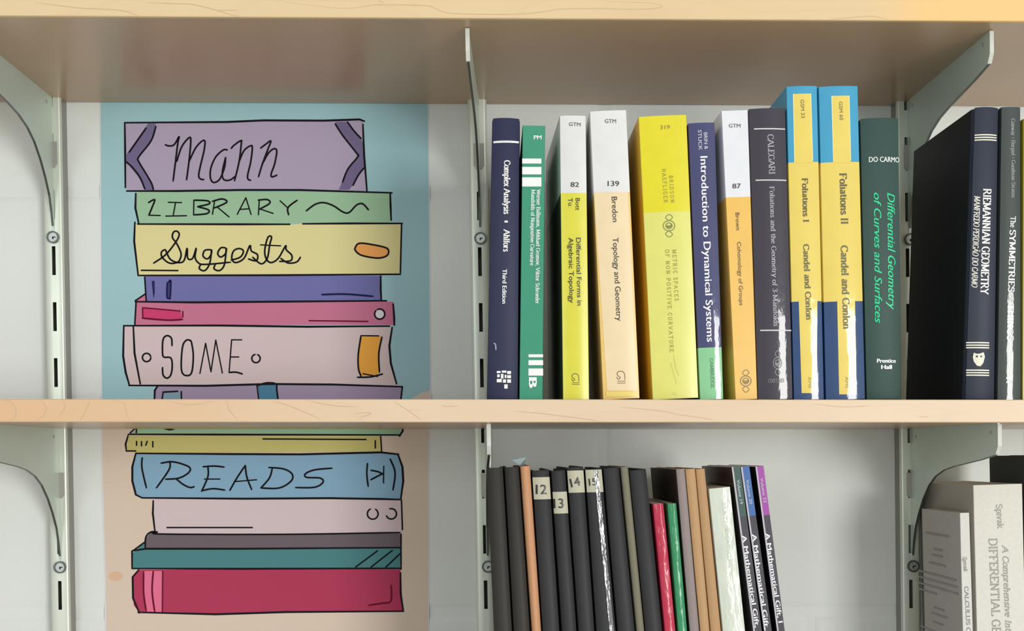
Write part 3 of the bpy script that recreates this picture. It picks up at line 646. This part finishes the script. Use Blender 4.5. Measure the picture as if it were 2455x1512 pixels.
# 4
B = book('paperback_book', 'wide white-topped cream paperback numbered 139 with a yellow lip at its foot', (1414, 1502, 265), (1446, 1534), kind='round', bands=[(0, (230, 230, 228)), (461, (238, 198, 112))], depth=0.16, group=UP)
quad(B, [(1424, 460), (1506, 460), (1527, 936), (1456, 936)], (241, 218, 176), m=gloss((241, 218, 176)), name='cream_spine_panel')
quad(B, [(1452, 938), (1530, 938), (1530, 950), (1454, 950)], (236, 214, 120), m=gloss((236, 214, 120)), name='yellow_foot_strip', eps=.0004)
text(B, 'GTM', (1450, 295), (1477, 295), 10, (95, 95, 97)); text(B, '139', (1457, 446), (1484, 446), 13, (60, 60, 62), bold=.02)
text(B, 'Bredon', (1466, 472), (1469, 532), 14, BK, bold=.012); text(B, 'Topology and Geometry', (1469, 570), (1478, 769), 14, BK, bold=.012); horse(B, 1478, 890, 1.12, (90, 70, 40)); done(B)
# 5
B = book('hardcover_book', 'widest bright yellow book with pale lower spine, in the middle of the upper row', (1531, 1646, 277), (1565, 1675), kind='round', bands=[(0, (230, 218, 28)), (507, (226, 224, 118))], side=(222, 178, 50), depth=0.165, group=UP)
GR = (150, 142, 44)
text(B, '319', (1583, 310), (1606, 309), 10, (150, 130, 40)); text(B, 'H A E F L I G E R', (1587, 405), (1592, 486), 9, GR, 'serif'); text(B, 'B R I D S O N', (1604, 421), (1608, 486), 9, GR, 'serif')
rosette(B, 1604, 541, 14, 27, (120, 122, 70)); text(B, 'M E T R I C   S P A C E S', (1612, 598), (1618, 721), 9, GR, 'serif'); text(B, 'O F   N O N - P O S I T I V E   C U R V A T U R E', (1595, 598), (1606, 844), 9, GR, 'serif')
stroke(B, '1615,850 1620,880 1628,900;1608,870 1622,920;1612,945 1617,941 1621,947', 1.6, (196, 196, 96)); done(B)
# 6
B = book('hardcover_book', 'slim indigo book titled Introduction to Dynamical Systems with a mint green foot', (1650, 1714, 294), (1679, 1735), kind='round', bands=[(0, (60, 62, 108)), (833, (140, 206, 152))], mk=film, depth=0.16, group=UP)
text(B, 'BRIN &', (1687, 318), (1689, 358), 9, (205, 200, 215)); text(B, 'STUCK', (1673, 312), (1675, 360), 9, (205, 200, 215))
text(B, 'Introduction to Dynamical Systems', (1679, 375), (1695, 819), 18, (238, 238, 242), bold=.018); text(B, 'CAMBRIDGE', (1702, 858), (1705, 930), 7.5, (70, 120, 84), 'serif'); done(B)
# 7
B = book('paperback_book', 'white-topped orange paperback numbered 87, right of the indigo book', (1729, 1793, 265), (1763, 1816), bands=[(0, (232, 233, 238)), (472, (240, 192, 92))], side=None, depth=0.16, yaw=.02, group=UP)
text(B, 'GTM', (1747, 306), (1775, 306), 9.5, (95, 95, 97)); text(B, '87', (1756, 452), (1776, 451), 12, (60, 60, 62), bold=.02)
text(B, 'Brown', (1763, 510), (1765, 552), 10, (90, 70, 40), bold=.012); text(B, 'Cohomology of Groups', (1767, 580), (1773, 732), 10, (100, 78, 40), bold=.012); rosette(B, 1788, 913, 13, 27, (130, 112, 70)); done(B)
# 8
B = book('hardcover_book', 'black-purple book in clear film with three thin cross rules on its spine', (1796, 1884, 259), (1818, 1902), kind='bowed', bands=[(0, (50, 43, 57))], mk=film, depth=0.175, group=UP)
G8 = (168, 164, 172)
for a, c_, y in ((1808, 1883, 307), (1812, 1886, 430), (1823, 1898, 790)): bar(B, a, c_, y, y + 3, (205, 200, 196))
text(B, 'CALEGARI', (1840, 322), (1844, 418), 14, G8, 'serif'); text(B, 'Foliations and the Geometry of 3-Manifolds', (1845, 447), (1855, 782), 11, G8, 'serif'); rosette(B, 1864, 870, 10, 30, (120, 125, 122)); text(B, 'OXFORD', (1842, 917), (1880, 916), 9, (120, 125, 122), 'serif'); done(B)
# 9, 10
YF, BLU, DBL = (238, 212, 100), (62, 162, 202), (32, 68, 116)
def foli(lab, tp, bt, strip, low, num, txt1, txt2, tx):
    B = book('paperback_book', lab, tp, bt, kind='bowed', bands=[(0, BLU), (388, YF), (722, DBL)], side=None, mk=film, depth=0.178, group=UP)
    g = film(YF)
    quad(B, [(strip[0], strip[2]), (strip[1], strip[2] - 1), (strip[4], 390), (strip[3], 390)], YF, m=g, name='yellow_spine_panel', nu=12, eps=.00018)
    quad(B, [(low[0], 716), (low[1], 716), (low[3], low[4]), (low[2], low[4])], YF, m=g, name='yellow_spine_panel', nu=12, eps=.00018)
    stroke(B, '%f,%f %f,%f %f,%f %f,%f' % (strip[3], 388, strip[0], strip[2], strip[1], strip[2] - 1, strip[4], 384), 1.5, (236, 238, 200), False)
    text(B, 'GSM ' + num, (strip[0] + 17, strip[2] + 14), (strip[0] + 19, strip[2] + 58), 9, (110, 104, 50))
    text(B, txt1[0], (txt1[1], txt1[2]), (txt1[3], txt1[4]), txt1[5], (84, 80, 40), 'serif', .02)
    text(B, 'Candel and Conlon', (txt2[0], txt2[1]), (txt2[2], txt2[3]), txt2[4], (96, 92, 48), 'serif', .02)
    text(B, 'AMS', (tx, 903), (tx + 1, 930), 8, (150, 140, 60)); done(B)
foli('tall blue and yellow paperback titled Foliations I, beside the film-wrapped black book', (1886, 1960, 206), (1904, 1977), (1902, 1944, 225, 1905, 1949), (1915, 1960, 1922, 1958, 942), '23', ('Foliations I', 1923, 427, 1926, 533, 13), (1926, 585, 1933, 767, 13), 1937)
foli('tall blue and yellow paperback titled Foliations II, next to the dark green hardcover', (1964, 2058, 206), (1981, 2076), (1994, 2036, 230, 1998, 2040), (2007, 2050, 2012, 2054, 945), '60', ('Foliations II', 2013, 415, 2017, 538, 16), (2016, 588, 2022, 789, 16), 2026)
# 11
B = book('hardcover_book', 'dark bottle green hardcover with bright green slanted title, right of Foliations II', (2063, 2158, 282), (2079, 2163), kind='hard', bands=[(0, (54, 80, 74))], mk=cloth, depth=0.16, group=UP)
GN = (0, 208, 142)
text(B, 'DO CARMO', (2084, 388), (2158, 388), 13, WH, bold=.02); text(B, 'Differential Geometry', (2127, 462), (2130, 742), 20, GN, bold=.012, italic=.3); text(B, 'of Curves and Surfaces', (2095, 462), (2098, 774), 18, GN, bold=.012, italic=.3)
text(B, 'Prentice', (2103, 869), (2148, 869), 10, (240, 240, 240), bold=.05); text(B, 'Hall', (2113, 884), (2138, 884), 10, (240, 240, 240), bold=.05); done(B)
# 12
B = book('hardcover_book', 'black hardcover titled Riemannian Geometry with an owl face emblem, its black side turned to view', (2339, 2398, 256), (2316, 2388), kind='hard', bands=[(0, (50, 56, 70))], side=(30, 31, 34), mk=cloth, depth=0.152, ys=-0.2425, group=UP)
for y in (321, 327, 333): bar(B, 2339, 2391, y, y + 3, (230, 226, 205), 1)
for y in (819, 825, 831, 885, 891, 897): bar(B, 2319, 2372, y, y + 3, (230, 226, 205), 1)
text(B, 'RIEMANNIAN GEOMETRY', (2358, 452), (2351, 705), 18, (240, 238, 230), 'serif', .02); text(B, 'MANFREDO PERDIG\u00c3O DO CARMO', (2338, 468), (2331, 687), 12, (230, 226, 216), 'serif', .02, italic=.25)
put(B, [(2335, 845), (2343, 848), (2350, 847), (2358, 844), (2361, 855), (2357, 870), (2350, 878), (2342, 876), (2335, 866), (2333, 856)], [tuple(range(10))], (226, 222, 200))
for x in (2342, 2352): put(B, [(x + 2.6 * math.cos(k * PI / 4), 854 + 2.6 * math.sin(k * PI / 4)) for k in range(8)], [tuple(range(8))], (40, 40, 45), eps=.0003)
done(B)
# 13
B = book('hardcover_book', 'dark grey-green film-wrapped book titled The Symmetries of Things at the right end', (2402, 2448, 256), (2392, 2449), kind='round', bands=[(0, (58, 66, 62))], mk=film, depth=0.150, ys=-0.2425, group=UP)
text(B, 'Conway \u2022 Burgiel \u2022 Goodman-Strauss', (2424, 284), (2425, 474), 9, (150, 152, 150), 'serif'); text(B, 'The', (2423, 518), (2422, 545), 12, WH, 'serif'); text(B, 'SYMMETRIES', (2421, 550), (2417, 700), 14, WH, 'serif', .02)
text(B, 'of', (2419, 706), (2419, 722), 11, (200, 202, 198), 'serif'); text(B, 'THINGS', (2416, 728), (2414, 816), 14, WH, 'serif', .02); text(B, 'K', (2413, 903), (2413, 918), 14, WH, 'serif', .02); done(B)
# 14
B = book('paperback_book', 'olive yellow book cut off by the right edge of the picture', (2453, 2500, 285), (2451, 2498), bands=[(0, (150, 140, 30))], depth=0.152, ys=-0.2425, group=UP)

# ---- lower row
LO = 'bound volumes leaning on the lower shelf'
def low(name, label, top, bot, col, mk=cloth, kind='hard', depth=0.17, bands=None, ys=-0.2425, **k):
    return book(name, label, top, bot, zs=ZL, yb=1512, kind=kind, bands=bands or [(0, col)], mk=mk, depth=depth, ys=ys, group=LO, **k)
BLK = (45, 45, 47); BRN = (46, 43, 39)
low('bound_volume', 'leftmost black cloth volume of the lower row, against the standard', (1166, 1207, 1121), (1184, 1229), BRN, depth=.11)
low('bound_volume', 'second black cloth volume of the lower row, under the paper scrap', (1208, 1245, 1119), (1230, 1272), BRN)
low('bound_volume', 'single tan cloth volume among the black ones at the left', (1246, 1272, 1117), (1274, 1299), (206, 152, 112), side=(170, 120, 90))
def numbered(n, label, top, bot, ly, lab=None, x=None, mk=cloth):
    B = low('bound_volume', label, top, bot, BLK, mk=mk)
    def xs(y): t = (y - top[2]) / (1512 - top[2]); return top[0] + (bot[0] - top[0]) * t + 1.5, top[1] + (bot[1] - top[1]) * t - 1.5
    a, c_ = xs(ly[0]), xs(ly[1])
    if lab: quad(B, [(a[0], ly[0]), (a[1], ly[0] - 1), (c_[1], ly[1] - 1), (c_[0], ly[1])], (186, 182, 160), m=mat('label_paper', (184, 180, 158), rough=.6), name='number_label', eps=.0004, nu=16)
    mb_eps = .0006
    V, Fc = text_px(n, *lab[0:2], lab[2], 'sans', 0.03); put(B, V, Fc, (44, 42, 40), eps=mb_eps); done(B, 'written_number'); return B
numbered('12', 'black volume with the handwritten number 12 on its label', (1274, 1318, 1127), (1300, 1343), (1144, 1197), ((1285, 1184), (1310, 1184), 24))
numbered('13', 'black volume with the label 13 set lower than its neighbours', (1320, 1357, 1128), (1346, 1384), (1179, 1231), ((1328, 1218), (1351, 1217), 24))
numbered('14', 'black volume with the torn label 14 at its head', (1358, 1400, 1120), (1386, 1427), (1128, 1181), ((1370, 1168), (1392, 1163), 22))
B = numbered('15', 'black volume with label 15 under a strip of shiny clear tape', (1402, 1444, 1124), (1429, 1478), (1126, 1180), ((1413, 1164), (1430, 1162), 18))
TAPE = mat('clear_tape', (112, 112, 112), rough=0.12, spec=1.0, coat=1.0, coat_rough=0.03, bump=('film', 170, 0.003, 0.6))
quad(B, [(1424, 1128), (1434, 1128), (1479, 1580), (1468, 1580)], WH, m=TAPE, name='clear_tape', eps=.0009, nv=12)
low('bound_volume', 'plain black volume between the taped volume and the olive one', (1445, 1486, 1121), (1480, 1524), BLK)
low('thin_volume', 'thin olive grey cloth volume between two black ones', (1488, 1506, 1119), (1527, 1545), (122, 118, 98), kind='round')
low('bound_volume', 'plain black volume left of the short red book', (1507, 1551, 1126), (1546, 1590), BLK)
low('short_book', 'short glossy red book, left of the short green one', (1565, 1591, 1207), (1594, 1620), (190, 38, 70), mk=crinkle, kind='round', depth=.14)
low('short_book', 'short glossy green book, right of the short red one', (1600, 1622, 1207), (1626, 1648), (46, 142, 92), mk=crinkle, kind='round', depth=.14)
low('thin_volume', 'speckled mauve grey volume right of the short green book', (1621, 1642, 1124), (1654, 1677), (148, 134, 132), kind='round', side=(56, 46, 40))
low('thin_volume', 'first of two thin tan cloth volumes side by side', (1643, 1667, 1124), (1679, 1702), (190, 150, 106), kind='round')
low('thin_volume', 'second of two thin tan cloth volumes, left of the white plastic-wrapped book', (1668, 1690, 1124), (1704, 1729), (186, 146, 102), kind='round')
B = low('wrapped_book', 'white book in crinkled clear plastic, shorter than its neighbours', (1699, 1751, 1169), (1733, 1787), (214, 220, 205), mk=crinkle, kind='round', depth=.15)
text(B, 'MATHEMATICAL', (1732, 1206), (1748, 1362), 9, (196, 204, 188)); done(B)
def gift(label, top, bot, c, split, t0, t1, v0, v1, num, full):
    B = low('slim_paperback', label, top, bot, None, kind='paper', bands=[(0, c), (split, (62, 58, 66))], mk=film, side=(38, 34, 40), depth=.15)
    quad(B, [(top[0], top[2] + 1), (top[0] + 4, top[2] + 1), (bot[0] + 4, 1512), (bot[0], 1512)], (200, 200, 204), m=inkm((176, 172, 180)), name='pale_hinge_line', nu=1)
    text(B, 'A Mathematical Gift, ' + num, t0, t1, 11.5, (236, 236, 238), bold=.02)
    text(B, full, v0, v1, 7.5, (186, 190, 200)); done(B); return B
GL = 'slim black paperback titled A Mathematical Gift with a %s top, %s'
gift(GL % ('dark green', 'first of three'), (1754, 1775, 1118), (1806, 1827), (58, 88, 80), 1236, (1778, 1283), (1814, 1530), (1766, 1150), (1774, 1208), 'III', 'Volume 19')
gift(GL % ('blue', 'second of three'), (1776, 1797, 1118), (1832, 1851), (62, 104, 168), 1234, (1802, 1280), (1836, 1528), (1788, 1150), (1797, 1208), 'II', 'Volume 20')
gift(GL % ('purple', 'rightmost of the lower row'), (1811, 1831, 1117), (1863, 1882), (164, 70, 164), 1233, (1834, 1278), (1866, 1492), (1822, 1146), (1831, 1204), 'I', 'Volume 23')

# ---- cream volumes right of the bracket on the lower shelf
CR = 'pale volumes at the right end of the lower shelf'
IV = (226, 224, 214)
B = book('thin_booklet', 'thin white booklet with a printed front cover, turned towards the standard', (2301, 2324, 1229), (2308, 2333), zs=ZL, yb=1512, ys=-0.155, depth=0.100, bands=[(0, (222, 221, 214))], side=(196, 193, 188), group=CR, mk=cloth)
text(B, 'Spivak', (2308, 1333), (2311, 1369), 9, (110, 106, 100), 'serif', italic=.2); text(B, 'CALCULUS ON MANIFOLDS', (2312, 1405), (2324, 1640), 9, (100, 98, 96), 'serif'); done(B)
# printed lines on its left cover
mb = MB(); gm = inkm((150, 146, 142)); h = B.h
def line(y0, y1, zt, th=0.0016):
    a = (B.wb + (B.wt - B.wb) * zt / h) / 2
    mb.add([(-a - .0003, y0, h - zt), (-a - .0003, y1, h - zt), (-a - .0003, y1, h - zt - th), (-a - .0003, y0, h - zt - th)], [(0, 1, 2, 3)], gm)
for y0, y1, z in ((.028, .09, .022), (.045, .068, .036), (.045, .074, .042), (.038, .082, .050), (.012, .112, .0605), (.010, .114, .0665), (.008, .114, .0725), (.064, .114, .0785), (.045, .072, .092), (.038, .080, .098), (.048, .076, .106), (.02, .112, .115), (.01, .114, .121), (.01, .114, .127), (.01, .114, .133)): line(y0, y1, z)
mb.build('cover_print', B.root, smooth=0)
B = book('hardcover_book', 'thick ivory hardcover on differential geometry, largest of the lower right corner', (2334, 2452, 1161), (2343, 2460), zs=ZL, yb=1512, ys=-0.152, depth=0.145, kind='round', bands=[(0, IV)], side=(186, 180, 170), group=CR, mk=cloth)
TG = (134, 130, 120)
text(B, 'Spivak', (2388, 1208), (2392, 1266), 14, TG, 'serif'); text(B, 'DIFFERENTIAL GEOMETRY', (2371, 1290), (2384, 1632), 19, TG, 'serif'); text(B, 'A Comprehensive Introduction to', (2403, 1307), (2416, 1628), 14, TG, 'serif', italic=.2); done(B)
B = book('hardcover_book', 'black-sided tall volume behind the ivory hardcover at the right edge', (2466, 2520, 1091), (2474, 2528), zs=ZL, yb=1512, ys=-0.148, depth=0.09, kind='round', bands=[(0, (54, 54, 54))], group=CR, mk=cloth)

# ---- torn paper slip on the dark volumes
b = MB(); pm = mat('slip_paper', (150, 170, 172), rough=0.6)
def P(px, py, y): return W(px, py, y)
o0 = W(1247, 1119, -0.235)
v = [P(1262, 1096, -0.240), P(1228, 1102, -0.240), P(1246, 1116, -0.236), P(1256, 1120, -0.225), P(1250, 1108, -0.222), P(1240, 1098, -0.226)]
v = [a - o0 for a in v]; v2 = [a + Vector((0.0002, 0.0003, 0.0003)) for a in v]
b.add(v + v2, [(0, 1, 2), (0, 2, 3), (1, 4, 2), (1, 5, 4), (6, 8, 7), (6, 9, 8), (7, 8, 10), (7, 10, 11), (0, 3, 9, 6), (1, 0, 6, 7), (1, 7, 11, 5)], pm)
o = b.build('paper_slip', None, smooth=0, recalc=False); o.location = o0
tag(o, 'torn blue-grey paper slip sticking up from the dark volumes at the left', 'paper')
